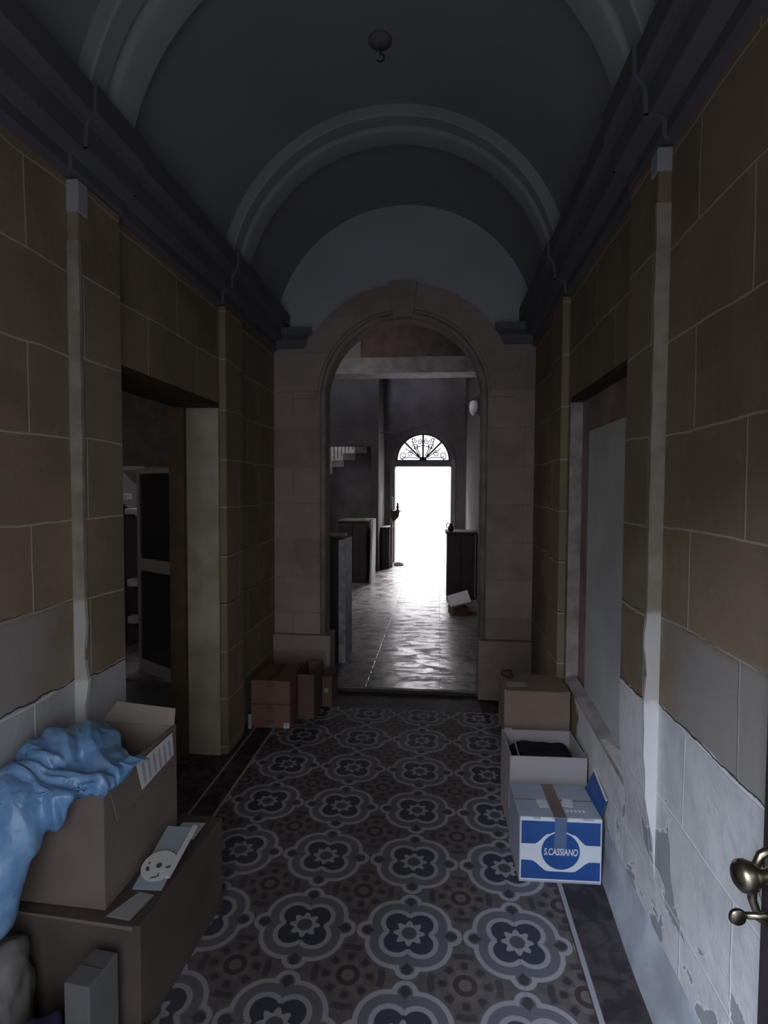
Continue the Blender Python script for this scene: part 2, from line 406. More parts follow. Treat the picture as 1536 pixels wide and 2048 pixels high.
# barrel vault
def vault(bm, r, y0, y1, n=48, thick=.15):
    ps = [(CX+r*cos(pi*k/n), ZS+r*sin(pi*k/n)) for k in range(n+1)]; qs = [(CX+(r+thick)*cos(pi*k/n), ZS+(r+thick)*sin(pi*k/n)) for k in range(n+1)]
    for k in range(n):
        v = [bm.verts.new(p) for p in ((ps[k][0], y0, ps[k][1]), (ps[k+1][0], y0, ps[k+1][1]), (ps[k+1][0], y1, ps[k+1][1]), (ps[k][0], y1, ps[k][1]))]
        bm.faces.new(v)
        v = [bm.verts.new(p) for p in ((qs[k][0], y0, qs[k][1]), (qs[k][0], y1, qs[k][1]), (qs[k+1][0], y1, qs[k+1][1]), (qs[k+1][0], y0, qs[k+1][1]))]
        bm.faces.new(v)
    bmesh.ops.remove_doubles(bm, verts=bm.verts, dist=1e-4)
bm = new_bm(); vault(bm, RV, Y0-.1, YA+.3)
struct('ceiling', bm, M['vault'], 'grey painted barrel vault over the corridor', smooth=True)

def sweep_arc(bm, prof, cx, cz, n=56, a0=0, a1=pi, close=True):
    """prof list of (radius, y) swept about an axis along Y"""
    rings = [[bm.verts.new((cx+r*cos(a0+(a1-a0)*k/n), y, cz+r*sin(a0+(a1-a0)*k/n))) for r, y in prof] for k in range(n+1)]
    m_ = len(prof)
    for a, b in zip(rings, rings[1:]):
        for i in range(m_ if close else m_-1): bm.faces.new((a[i], a[(i+1) % m_], b[(i+1) % m_], b[i]))
    bm.faces.new(rings[0]); bm.faces.new(rings[-1][::-1])
    return bm
for n_, ya in ((3, 1.91), (4, 3.29)):
    prof = [(1.06, 0), (.985, 0), (.978, .008), (.978, .085), (.985, .093), (1.0, .098), (1.0, .12), (.985, .126), (.972, .135), (.965, .15), (.965, .262), (.975, .272), (1.0, .276), (1.06, .276)]
    bm = sweep_arc(new_bm(), [(r, y+ya) for r, y in prof], CX, ZS)
    o = struct('trim_%d' % n_, bm, M['rib'], 'moulded grey arch rib across the %s of the vault' % ('near part' if n_ == 3 else 'far part'))
    shade(o, 30)

# cornices with a break over each pilaster; pilasters
CP = [(-.02, 2.775), (.022, 2.785), (.03, 2.80), (.03, 2.845), (.04, 2.855), (.085, 2.868), (.088, 2.862), (.092, 2.94), (.105, 2.965), (.125, 2.985), (.128, 3.075), (.12, 3.085), (-.02, 3.09)]
PIL = ((1.905, 2.165), (3.285, 3.57))
ss0 = lambda v: max(0, min(1, v))**2*(3-2*max(0, min(1, v)))
def cornice(side):
    bm = new_bm(); x = XL if side < 0 else XR; s = 1 if side < 0 else -1
    st = []
    for y, e in ((Y0, 0), (PIL[0][0]-.03, 0), (PIL[0][0]-.03, 1), (PIL[0][1]+.03, 1), (PIL[0][1]+.03, 0), (PIL[1][0]-.03, 0), (PIL[1][0]-.03, 1), (PIL[1][1]+.03, 1), (PIL[1][1]+.03, 0), (YA+.05, 0)):
        st.append([bm.verts.new((x+s*(o_ + (.014*e if o_ > 0 else 0)), y, z)) for o_, z in CP])
    for a, b in zip(st, st[1:]):
        for i in range(len(CP)-1): bm.faces.new((a[i], a[i+1], b[i+1], b[i]))
    return bm
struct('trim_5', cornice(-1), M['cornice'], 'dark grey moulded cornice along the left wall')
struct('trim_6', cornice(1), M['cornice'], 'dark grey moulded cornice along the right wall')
k = 7
for side, x, s in ((-1, XL, 1), (1, XR, -1)):
    for q, (a, b) in enumerate(PIL):
        e = .042
        bm = new_bm(); tp = lambda z: ss0((z-.30)/.5) if (side > 0 and q == 0) else 1
        rows = []
        for i in range(61):
            z = 2.775*i/60; xo = x+(e*tp(z)-.001)*s
            rows.append([bm.verts.new(p) for p in ((x-.002*s, a, z), (xo, a, z), (xo, b, z), (x-.002*s, b, z))])
        for r0, r1 in zip(rows, rows[1:]):
            for i in range(4): bm.faces.new((r0[i], r0[(i+1) % 4], r1[(i+1) % 4], r1[i]))
        bm.faces.new(rows[0]); bm.faces.new(rows[-1][::-1])
        o = struct('trim_%d' % k, bm, M['wall_l' if side < 0 else 'wall_r'], 'shallow stone pilaster on the %s wall, %s' % ('left' if side < 0 else 'right', 'near the boxes in front' if q == 0 else 'next to the archway'))
        if q == 0:
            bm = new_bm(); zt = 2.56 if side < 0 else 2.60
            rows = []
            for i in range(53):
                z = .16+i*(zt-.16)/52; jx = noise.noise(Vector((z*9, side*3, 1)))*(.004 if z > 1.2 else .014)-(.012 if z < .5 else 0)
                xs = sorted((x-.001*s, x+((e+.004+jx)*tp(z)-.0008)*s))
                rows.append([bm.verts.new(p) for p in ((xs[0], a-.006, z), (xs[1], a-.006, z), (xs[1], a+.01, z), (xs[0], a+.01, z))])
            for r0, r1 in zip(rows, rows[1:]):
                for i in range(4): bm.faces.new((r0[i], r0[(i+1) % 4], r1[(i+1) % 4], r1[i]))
            struct('pilaster_edge', bm, M['strip'], 'near edge of the pilaster with daylight painted on as a paler tone', o)
            bm = new_bm(); xs = sorted((x, x+(e+.006)*s)); box(bm, xs[0], xs[1], a-.008, a+.05, zt+.10, 2.775, bev=.004)
            struct('pilaster_cap', bm, M['rib'], 'grey cap block of the pilaster', o)
        k += 1

# entrance wall behind the camera
bm = new_bm(); 
for a in ((XL-.2, -.95, 0, 4.1), (.70, XR+.2, 0, 4.1), (-.95, .70, 2.45, 4.1)): box(bm, a[0], a[1], Y0-.35, Y0, a[2], a[3])
struct('wall_entrance', bm, M['wall_l'], 'entrance wall with the open street door')
struct('ground', bx(-12, 12, -14, Y0-.3, -.25, -.02), plain('street_paving', (.30, .30, .31), .8, obj=False), 'street paving outside the entrance')

# ------------------------------------------------------------------ arch wall
AC, AZ, AR, AO = -.291, 2.396, .62, .884
TH = .15
def arch_plate(r_in, rout, y0, y1, z_bot=0, n=48, legs=True):
    """arch ring from r_in to rout(angle), legs going down to z_bot"""
    bm = new_bm(); inn = []; out = []
    for i in range(n+1):
        a = pi*i/n; ro = rout(a)
        inn.append((AC+r_in*cos(a), AZ+r_in*sin(a))); out.append((AC+ro*cos(a), AZ+ro*sin(a)))
    if legs: inn = [(AC+r_in, z_bot)]+inn+[(AC-r_in, z_bot)]; out = [(out[0][0], z_bot)]+out+[(out[-1][0], z_bot)]
    R = [[bm.verts.new(p) for p in ((a[0], y0, a[1]), (b[0], y0, b[1]), (b[0], y1, b[1]), (a[0], y1, a[1]))] for a, b in zip(inn, out)]
    for p, q in zip(R, R[1:]):
        for i in range(4): bm.faces.new((p[i], p[(i+1) % 4], q[(i+1) % 4], q[i]))
    bm.faces.new(R[0]); bm.faces.new(R[-1][::-1])
    return bm
def rect(a, top): 
    c, s_ = abs(cos(a)), abs(sin(a)); hx = (XR-AC+.05) if cos(a) > 0 else (AC-XL+.05)
    return min(hx/max(c, 1e-6), (top-AZ)/max(s_, 1e-6))
struct('wall_back', arch_plate(AR+.02, lambda a: rect(a, 4.1), YA+.03, YA+TH, n=96), M['lunette'], 'grey painted end wall with the lunette above the arch')
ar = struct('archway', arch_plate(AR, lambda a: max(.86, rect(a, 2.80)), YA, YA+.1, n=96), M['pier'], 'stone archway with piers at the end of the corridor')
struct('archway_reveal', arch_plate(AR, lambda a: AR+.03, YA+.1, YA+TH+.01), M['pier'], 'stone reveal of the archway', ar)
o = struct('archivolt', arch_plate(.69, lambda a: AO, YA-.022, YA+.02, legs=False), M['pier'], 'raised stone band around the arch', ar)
bm = new_bm(); pts = [(AC+AR+.022, YA-.004, .45)]+[(AC+(AR+.022)*cos(pi*i/48), YA-.004, AZ+(AR+.022)*sin(pi*i/48)) for i in range(49)]+[(AC-AR-.022, YA-.004, .45)]
tube(bm, pts, .026, 10)
struct('roll_moulding', bm, plain('worn_moulding_stone', (.34, .28, .24), .8, obj=False), 'rounded moulding on the arch edge', ar, smooth=True)
bm = new_bm(); prism(bm, [(-.075, 3.02), (.075, 3.02), (.11, 3.29), (-.11, 3.29)], lambda p, k: (AC+p[0], (YA-.05, YA+.05)[k], p[1]))
struct('keystone', bm, M['pier'], 'carved keystone of the arch', ar)
for sx, a, b in ((-1, XL, AC-AR+.045), (1, AC+AR-.005, XR)):
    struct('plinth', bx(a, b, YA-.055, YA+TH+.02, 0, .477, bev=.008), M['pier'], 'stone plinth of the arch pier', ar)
for a, b in ((XL, -1.045), (.455, XR)):
    s = 1 if a < 0 else -1
    bm = new_bm(); cp = [(0, 2.80), (.012, 2.80), (.03, 2.83), (.035, 2.86), (.085, 2.89), (.09, 2.945), (0, 2.95)]
    end = b if s > 0 else a
    prism(bm, cp, lambda p, k: ((a if s > 0 else b) if k == 0 else end+s*(p[0]-.05), YA-p[0]-.01, p[1]))
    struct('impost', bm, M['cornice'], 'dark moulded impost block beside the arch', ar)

# ------------------------------------------------------------------ far hall beyond the arch
FX0, FX1, FY1 = -3.0, .58, 12.4
struct('floor_hall', bx(FX0-.2, FX1+.2, YA+.07, FY1+.1, -.1, .015), M['stonefloor'], 'worn grey stone floor of the far hall')
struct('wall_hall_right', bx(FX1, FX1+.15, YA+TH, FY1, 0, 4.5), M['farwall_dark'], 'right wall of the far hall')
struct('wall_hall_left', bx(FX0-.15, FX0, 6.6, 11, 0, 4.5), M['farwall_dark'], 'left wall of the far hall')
bm = new_bm(); BX0, BX1 = -.985, .27
box(bm, -1.35, BX0-.0, FY1, FY1+.3, 0, 4.5); box(bm, BX1, FX1+.2, FY1, FY1+.3, 0, 4.5)
fr = .60; fc = (BX0+BX1)/2; fz = 2.315
n = 24
top = []
for i in range(n):
    a0, a1 = pi*i/n, pi*(i+1)/n
    p = [(fc+(fr)*cos(a0), fz+fr*sin(a0)), (fc+fr*cos(a1), fz+fr*sin(a1))]
    v = [bm.verts.new(q) for q in ((p[0][0], FY1, p[0][1]), (p[0][0], FY1, 4.5), (p[1][0], FY1, 4.5), (p[1][0], FY1, p[1][1]), (p[0][0], FY1+.3, p[0][1]), (p[1][0], FY1+.3, p[1][1]))]
    bm.faces.new(v[:4]); bm.faces.new((v[0], v[3], v[5], v[4]))
for a, b in ((BX0, fc-fr), (fc+fr, BX1)): box(bm, a, b, FY1, FY1+.3, 2.18, 4.5)
struct('wall_hall_back', bm, M['farwall'], 'back wall of the far hall around the bright doorway')
dc = struct('door_1', bx(BX0-.02, BX1+.02, FY1-.02, FY1+.1, 2.18, 2.30, bev=.004), M['farwall'], 'courtyard doorway with its transom')
bm = new_bm(); box(bm, BX0-.11, BX0-.0, FY1-.035, FY1, 0, 2.33, bev=.006); box(bm, BX1+.0, BX1+.10, FY1-.035, FY1, 0, 2.33, bev=.006)
struct('door_casing', bm, M['grey_trim'], 'pale casing of the courtyard doorway', dc)
bm = sweep_arc(new_bm(), [(fr+.03, FY1-.03), (fr+.11, FY1-.03), (fr+.11, FY1), (fr+.03, FY1)], fc, fz)
struct('arch_casing', bm, M['farwall'], None, dc)
# fanlight
wn = struct('window_1', sweep_arc(new_bm(), [(fr-.03, FY1+.02), (fr+.02, FY1+.02), (fr+.02, FY1+.07), (fr-.03, FY1+.07)], fc, fz), M['iron'], 'half round iron fanlight over the courtyard door')
bm = new_bm(); v = [bm.verts.new((fc+(fr)*cos(pi*i/32), FY1+.08, fz+fr*sin(pi*i/32))) for i in range(33)]; bm.faces.new(v)
struct('pane', bm, M['glass'], 'clear fanlight pane', wn)
bm = new_bm(); YF = FY1+.04
for a in (45, 90, 135): tube(bm, [(fc, YF, fz), (fc+fr*cos(RAD(a)), YF, fz+fr*sin(RAD(a)))], .020, 6)
tube(bm, [(fc-fr, YF, fz), (fc+fr, YF, fz)], .016, 6)
lathe(bm, [(.085, -.02), (.085, .02)], (fc, YF, fz+.0), 'Y', 20)
def scroll(cx, cz, r, turns, a0, dr=1):
    pts = []
    for i in range(26):
        f_ = i/25; a = a0+dr*turns*2*pi*f_; rr = r*(1-.8*f_); pts.append((fc+cx+rr*cos(a), YF, fz+cz+rr*sin(a)))
    return pts
for s in (-1, 1):
    for cx, cz, r, a0 in ((.44, .11, .09, -pi/2), (.30, .16, .07, pi/2), (.17, .30, .075, 0), (.20, .46, .06, pi), (.08, .42, .06, pi/2)):
        p = scroll(s*cx, cz, r, 1.3, a0 if s > 0 else pi-a0, s); tube(bm, p, .009, 5)
    for (x0, z0), (x1, z1) in (((.09, .05), (.50, .03)), ((.10, .07), (.40, .27)), ((.08, .10), (.25, .50)), ((.05, .10), (.12, .36))):
        pts = [(fc+s*(x0+(x1-x0)*u_+.04*sin(pi*u_)), YF, fz+z0+(z1-z0)*u_+.03*sin(pi*u_)) for u_ in [q/10 for q in range(11)]]
        tube(bm, pts, .010, 5)
    tube(bm, [(fc+s*.33*cos(RAD(t_)), YF, fz+.33*sin(RAD(t_))) for t_ in range(50, 91, 5)], .009, 5)
struct('ironwork', bm, M['iron'], 'scrolled wrought iron bars of the fanlight', wn, smooth=True)

# partition at the left with an opening to the stairs
bm = new_bm(); box(bm, FX0, -2.35, 11.0, 11.15, 0, 4.5); box(bm, -1.355, -1.205, 11.0, 12.7, 0, 4.5); box(bm, -2.35, -1.355, 11.0, 11.15, 2.53, 4.5)
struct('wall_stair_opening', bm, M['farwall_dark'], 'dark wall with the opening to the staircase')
bm = new_bm(); box(bm, FX0-.2, -1.2, 14.2, 14.3, -.1, 4.6); box(bm, FX0-.3, FX0-.2, 11, 14.3, -.1, 4.6); box(bm, -1.205, -1.1, 12.7, 14.3, -.1, 4.6)
struct('wall_stairwell', bm, plain('stairwell_plaster', (.30, .28, .28), .8, obj=False), 'plaster walls of the stairwell')
struct('floor_stairwell', bx(FX0-.3, -1.2, 11.15, 14.3, -.1, .014), M['stonefloor'], 'floor of the stairwell')
# ceilings and beam
struct('ceiling_hall', bx(FX0-.3, FX1+.2, 6.2, 14.4, 4.4, 4.5), M['farwall'], 'high ceiling of the far hall')
struct('ceiling_lobby', bx(FX0-.3, FX1+.2, YA+TH, 6.2, 3.45, 3.6), plain('lobby_ceiling', (.22, .17, .16), .8, obj=False), 'brown ceiling just beyond the archway')
o = struct('trim_11', bx(-1.95, FX1, 5.95, 6.2, 2.93, 3.085), M['beam'], 'deep grey beam across the hall behind the arch')
bm = bx(-1.95, FX1, 6.04, 6.2, 3.085, 3.46); struct('spandrel', bm, plain('brown_plaster', (.30, .22, .20), .85, obj=False), 'brown plaster above the beam', o)
struct('plaster_patch', bx(-1.9, -.86, 6.03, 6.05, 3.085, 3.44), M['carton_mauve'], 'pale plaster patch above the beam', o)
struct('beam_lip', bx(-1.95, FX1, 5.90, 6.2, 2.905, 2.935), M['beam'], 'pale lower lip of the beam', o)
struct('wall_lobby_left', bx(-1.95, -1.85, YA+TH, 6.2, 0, 3.5), M['vault'], 'pale wall left of the lobby')
struct('ground_courtyard', bx(-9, 9, FY1+.1, 32, -.2, 0), M['yard'], 'sunlit courtyard paving beyond the door')

# staircase seen through the stair opening
st = thing('staircase', 'pale stone staircase with white steps rising to the right behind the far opening', 'stairs', (-2.2, 12.6, 0))
for i in range(12):
    x0 = -.75+i*.26; z0 = 2.00+i*.16
    if x0 > .7: break
    obj('step', bx(x0, x0+.28, -.2, .7, z0-.155, z0, bev=.004), M['stair_white'], st)
bm = new_bm(); prism(bm, [(-.75, .0), (.98, .0), (.98, 2.85), (-.75, 1.82)], lambda p, k: (p[0], (-.16, .66)[k], p[1])); obj('stringer', bm, M['farwall'], st)
bm = new_bm()
for i in range(16): tube(bm, [(-.7+i*.085, -.12, 2.0+i*.052), (-.7+i*.085, -.12, 2.85+i*.052)], .009, 6)
tube(bm, [(-.75, -.12, 2.83), (.65, -.12, 3.66)], .02, 8); obj('railing', bm, M['iron'], st)

# side room left of the doorway
bm = new_bm(); box(bm, -4.2, -3.55, 4.86, 5.0, -.1, 3.2); box(bm, -2.04, -1.86, 4.86, 5.0, -.1, 3.2); box(bm, -3.55, -2.04, 4.86, 5.0, 1.87, 3.2)
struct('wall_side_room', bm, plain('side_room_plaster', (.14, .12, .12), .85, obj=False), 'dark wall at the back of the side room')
bm = new_bm(); box(bm, -4.3, -4.2, .9, 7.6, -.1, 3.2); box(bm, -4.2, XL-.204, .9, 1.0, -.1, 3.2); box(bm, -4.2, -2.9, 7.5, 7.6, -.1, 3.6)
struct('wall_side_far', bm, plain('side_room_grey', (.14, .12, .12), .85, obj=False), 'side room walls in shadow')
struct('ceiling_side', bx(-4.3, XL-.1, .9, 5.0, 3.2, 3.3), M['farwall_dark'], 'ceiling of the side room')
struct('ceiling_side_stair', bx(-4.3, -3.1, 5.0, 7.6, 3.6, 3.7), M['farwall_dark'], 'ceiling above the side stairs')
struct('floor_side', bx(-4.3, XL-.2, .9, 7.6, -.12, -.005), plain('side_room_floor', (.09, .085, .09), .5, obj=False), 'dark floor of the side room')
# aluminium door ajar
g0 = Vector((-2.10, 4.36, 0)); g1 = Vector((-2.70, 4.74, 0)); ang = math.atan2(g1.y-g0.y, g1.x-g0.x); L = (g1-g0).length
gd = thing('glazed_door', 'grey aluminium door with two dark glass panels, ajar in the side room', 'door', g0, ang)
H_ = 1.84
obj('stile', bx(0, .05, -.02, .02, .0, H_, bev=.003), M['alu'], gd)
obj('stile', bx(L-.045, L, -.02, .02, .0, H_, bev=.003), M['alu'], gd)
obj('top_rail', bx(.05, L-.045, -.02, .02, H_-.045, H_, bev=.003), M['alu'], gd)
obj('middle_rail', bx(.05, L-.045, -.02, .02, .93, 1.04, bev=.003), M['alu'], gd)
obj('bottom_rail', bx(.05, L-.045, -.02, .02, .0, .12, bev=.003), M['alu'], gd)
obj('glass_panel', bx(.05, L-.045, -.004, .004, .12, .93), M['darkglass'], gd)
obj('glass_panel', bx(.05, L-.045, -.004, .004, 1.04, H_-.045), M['darkglass'], gd)
obj('handle', bx(.01, .09, .02, .05, .985, 1.0, bev=.003), M['iron'], gd)
struct('trim_12', bx(-3.5, -2.7, 4.83, 4.86, 1.835, 1.87), M['alu'], 'thin grey door head in the side room')
ss = thing('staircase', 'white edged steps going down to the right behind the aluminium door', 'stairs', (-3.3, 6.0, 0))
for i in range(9):
    obj('step', bx(-.62+i*.15, -.62+i*.15+.17, -.45, -.33, 2.01-i*.155, 2.07-i*.155, bev=.004), M['stair_white'], ss)
for z in (.22, .62): obj('newel_block', bx(.0, .12, -.46, -.34, z, z+.075, bev=.004), M['stair_white'], ss)
bm = new_bm(); prism(bm, [(-.62, 0), (.8, 0), (.8, .62), (-.62, 2.00)], lambda p, k: (p[0], (-.33, .30)[k], p[1])); obj('stringer', bm, M['farwall_dark'], ss)

# ------------------------------------------------------------------ cabinets etc. in the far hall
def cabinet(loc, sx, sy, sz, label, edge=None, rz=0, top=True, side=1):
    t = thing('cabinet', label, 'cabinet', loc, rz)
    obj('body', bx(0, sx, 0, sy, .0, sz-.03, bev=.004), M['cabinet'], t)
    obj('top', bx(-.02, sx+.02, -.02, sy+.02, sz-.03, sz, bev=.005), M['darkwood'], t)
    for i in range(2):
        d = obj('door', bx(.02+i*(sx/2-.01), sx/2+i*(sx/2-.01)-.0, -.018, 0, .06, sz-.07, bev=.004), M['cabinet'], t)
        obj('knob', lathe(new_bm(), [(.004, -.03), (.012, -.028), (.012, -.02), (.005, -.016)], ((sx/2-.04, sx/2+.04)[i], -.002, sz*.6), 'Y', 10), M['iron'], d)
    if edge: obj('side_panel', bx(sx, sx+edge, 0, sy, 0, sz-.035, bev=.003), M['steel'], t)
    return t
cabinet((-1.60, 5.10, .015), .665, .38, 1.21, 'tall dark counter with a pale end panel just through the arch on the left', .07)
cabinet((-1.75, 9.55, .015), .50, .85, 1.10, 'black cabinet with a bright open door edge in the far hall', .0)
wd = tag(obj('backlit_door_edge', quadbox(new_bm(), [(-1.20, 9.55, .02), (-1.215, 10.35, .02), (-1.20, 10.30, 1.12), (-1.17, 9.58, 1.10)], .03), M['steel']), 'back-lit door edge, painted pale, of the second dark cabinet on the left', 'board')  # pale tone paints the back light on the cabinet's door edge
cabinet((-1.18, 11.40, .015), .17, .7, .86, 'narrow black cabinet beside the left of the bright doorway')
cr = cabinet((.13, 8.30, .015), .42, .5, 1.02, 'dark wooden sideboard right of the bright doorway')
# little things silhouetted in the doorway
o = thing('wall_bracket', 'small dark bracket shelf silhouetted on the left edge of the bright doorway', 'bracket', (-.94, 11.6, 1.20))
bm = new_bm(); prism(bm, [(-.06, -.12), (-.0, -.22), (.10, -.12), (.12, 0), (-.06, 0)], lambda p, k: (p[0], (-.06, .06)[k], p[1])); obj('bracket', bm, M['darkwood'], o)
obj('shelf', bx(-.07, .15, -.08, .08, 0, .02), M['darkwood'], o)
obj('back_post', bx(-.07, -.02, -.03, .03, -1.18, .30), M['grey_trim'], o)
o = tag(obj('figurine', lathe(new_bm(), [(.035, 0), (.04, .01), (.018, .03), (.03, .07), (.015, .11), (.022, .13), (.018, .15), (.003, .165)], (-.86, 11.6, 1.221), 'Z', 14), M['iron'], None, True), 'tiny dark ornament on the bracket in the bright doorway', 'ornament')
o = thing('vase', 'small dark vase with a curl on the sideboard by the bright doorway', 'vase', (.19, 8.42, 1.035))
obj('body', lathe(new_bm(), [(.03, 0), (.045, .03), (.04, .07), (.02, .10), (.028, .12)], (0, 0, 0), 'Z', 14), M['iron'], o, True)
obj('handle', tube(new_bm(), [(-.04, 0, .04), (-.07, 0, .07), (-.06, 0, .12), (-.03, 0, .12)], .006, 6), M['iron'], o, True)
# white carton on the hall floor
o = thing('flat_carton', 'white box lid lying tilted on the floor in front of the sideboard', 'box', (.27, 7.35, .015), RAD(14))
obj('base', bx(-.10, .12, -.12, .12, 0, .10), M['carton_dark'], o)
obj('lid', quadbox(new_bm(), [(-.15, -.16, .12), (.14, -.14, .17), (.17, .14, .27), (-.12, .12, .20)], .02), M['paper'], o)
# hanging globe lamp
o = thing('globe_lamp', 'white glass globe lamp high on the right wall of the far hall', 'lamp', (.52, 8.2, 2.86))
obj('wall_plate', bx(.045, .06, -.06, .06, -.12, .18), M['iron'], o)
obj('arm', tube(new_bm(), [(.05, 0, .12), (0, 0, .16), (-.02, 0, .11)], .008, 6), M['iron'], o)
obj('globe', lathe(new_bm(), [(.02, .11), (.055, .09), (.07, .03), (.065, -.04), (.04, -.09), (.01, -.105)], (-.02, 0, 0), 'Z', 18), M['globe'], o, True)
pts = [(-1.82+2.35*u_, 7.0+1.1*u_, 2.72-.42*4*u_*(1-u_)+.30*u_) for u_ in [q/24 for q in range(25)]]
tag(obj('cable', tube(new_bm(), pts, .006, 6), M['cable'], None, True), 'thin grey cable sagging across the far hall above the doorway', 'cable')
# door stuff at the back: dark rubbish near the left foot
tag(obj('rag', lathe(new_bm(), [(.10, 0), (.11, .03), (.07, .07), (.02, .09)], (-.85, 11.9, .015), 'Z', 12), M['paper_grey'], None, True), 'grey rag on the floor at the left foot of the bright doorway', 'rag')

# ceiling rose
o = thing('ceiling_rose', 'dark round ceiling rose with a hook at the crown of the vault', 'ceiling rose', (CX-.01, 2.83, ZS+RV-.003))
obj('plate', lathe(new_bm(), [(.060, 0), (.058, -.008), (.035, -.014), (.03, -.02), (.010, -.026)], (0, 0, 0), 'Z', 28), plain('rose_dark', (.17, .15, .15), .8), o, True)
obj('hook', tube(new_bm(), [(0, 0, -.03), (0, 0, -.06), (.018, 0, -.075), (.02, 0, -.095), (0, 0, -.105), (-.015, 0, -.095)], .004, 6), M['iron'], o, True)

# ------------------------------------------------------------------ cartons
def carton(name, label, x0, x1, y0, y1, z0, z1, mat, closed=True, inside=None, rz=0, cat='box', tape=None, lean=0):
    t = thing(name, label, cat, ((x0+x1)/2, (y0+y1)/2, z0), rz)
    a, b, h = (x1-x0)/2, (y1-y0)/2, z1-z0
    bm = new_bm()
    if closed:
        box(bm, -a, a, -b, b, 0, h, bev=.004)
        obj('body', bm, mat, t)
        obj('flap_seam', bx(-a+.004, a-.004, -.002, .002, h, h+.0015), M['carton_dark'], t)
        if tape: obj('tape', bx(-.025, .025, -b-.0012, b, h-.0, h+.0025), tape, t); obj('tape', bx(-.025, .025, -b-.0022, -b, h-.08, h), tape, t)
    else:
        w_ = .006
        box(bm, -a, a, -b, b, 0, .006)
        for c in ((-a, -a+w_, -b, b), (a-w_, a, -b, b), (-a+w_, a-w_, -b, -b+w_), (-a+w_, a-w_, b-w_, b)): box(bm, c[0], c[1], c[2], c[3], .006, h)
        obj('body', bm, mat, t)
        if inside:
            bm = new_bm()
            for c in ((-a+w_, -a+w_+.001, -b+w_, b-w_), (a-w_-.001, a-w_, -b+w_, b-w_), (-a+w_, a-w_, b-w_-.001, b-w_)): box(bm, c[0], c[1], c[2], c[3], .007, h-.002)
            obj('inner_lining', bm, inside, t)
    return t, a, b, h

# --- right side: the printed box nearest to the camera
t, a, b, h = carton('printed_box', 'blue and white printed box reading S.CASSIANO, by the right wall', .350, .695, 2.335, 2.60, 0, .285, M['blue_pale'], True, rz=RAD(2))
yf = -b-.0008
def decal(name, polys, mat, dy=0, lab=None):
    bm = new_bm()
    for poly in polys: prism(bm, poly, lambda p, k: (p[0], yf-.0006*dy-(.0006 if k else 0), p[1]))
    o = obj(name, bm, mat, t)
    if lab: o['label'] = lab
    return o
fw = a-.004
decal('print_panel', [[(-fw, .012), (fw, .012), (fw, h-.008), (-fw, h-.008)]], M['white_print'], 0)
def band(f0, f1, n=28):
    up = [(-fw+.004+2*(fw-.004)*i/n) for i in range(n+1)]
    return [(x, f0(x)) for x in up]+[(x, f1(x)) for x in reversed(up)]
ss_ = lambda v: max(0, min(1, v))**2*(3-2*max(0, min(1, v)))
decal('blue_band', [band(lambda x: .170+.045*ss_((.11-abs(x))/.06), lambda x: h-.016)], M['blue'], 1)
decal('blue_wave', [band(lambda x: .018, lambda x: .098-.046*ss_((.125-abs(x))/.075))], M['blue'], 1)
circ = lambda r, n=40: [(r*cos(2*pi*i/n), .142+r*sin(2*pi*i/n)) for i in range(n)]
decal('ring', [circ(.086)], M['white_print'], 2)
decal('roundel', [circ(.080)], M['blue'], 3)
decal('tape', [[(-.028, .135), (.022, .135), (.024, h), (-.026, h)]], M['tape_blue'], 5, 'brownish tape strip over the print')
cu = bpy.data.curves.new('lettering', 'FONT'); cu.body = 'S.CASSIANO'; cu.size = .030; cu.align_x = 'CENTER'; cu.shear = .15; cu.extrude = .0003; cu.offset = .0006
tmp = bpy.data.objects.new('lettering_tmp', cu); COL.objects.link(tmp)
dg = bpy.context.evaluated_depsgraph_get(); dg.update()
me = bpy.data.meshes.new_from_object(tmp.evaluated_get(dg)); bpy.data.objects.remove(tmp)
for v in me.vertices:
    x, y = v.co.x, v.co.y; zz = 1.35*y; v.co = Vector((x*.86, yf-.0042-v.co.z, .126+zz))
me.materials.clear(); me.materials.append(M['white_print']); lt = bpy.data.objects.new('lettering', me); COL.objects.link(lt); lt.parent = t
lt['label'] = 'white S.CASSIANO lettering in the roundel'
obj('tape', bx(-.028, .024, -b, b, h, h+.0018), M['tape'], t)
for x, y, r in ((-.055, -.03, 4), (.055, -.02, -14)):
    bm = bx(-.022, .022, -.03, .03, 0, .0015); bmesh.ops.rotate(bm, verts=bm.verts, cent=(0, 0, 0), matrix=Matrix.Rotation(RAD(r), 3, 'Z')); bmesh.ops.translate(bm, verts=bm.verts, vec=(x, y, h+.001)); obj('sticker', bm, M['paper'], t)
bm = new_bm()
for i in range(5): box(bm, .035+i*.017, .045+i*.017, -.085, -.07, h, h+.002)
obj('printed_mark', bm, M['white_print'], t)
for s_ in (0,): obj('side_flap', quadbox(new_bm(), [(a, -b+.03, h-.005), (a, b-.01, h-.005), (a+.045, b-.0, h+.075), (a+.03, -b+.05, h+.055)], .004), M['blue'], t)['label'] = 'blue printed flap standing up at the right'
obj('flap_edge', quadbox(new_bm(), [(a+.028, -b+.048, h+.052), (a+.034, -b+.046, h+.058), (a+.050, b+.0, h+.080), (a+.044, b, h+.074)], .004), M['paper'], t)
for x0_, x1_ in ((-a+.005, -.115), (-.085, -.035), (.03, .09), (.135, a-.003)): obj('worn_edge', bx(x0_, x1_, -b-.003, -b+.003, h-.009, h+.001), M['white_print'], t)

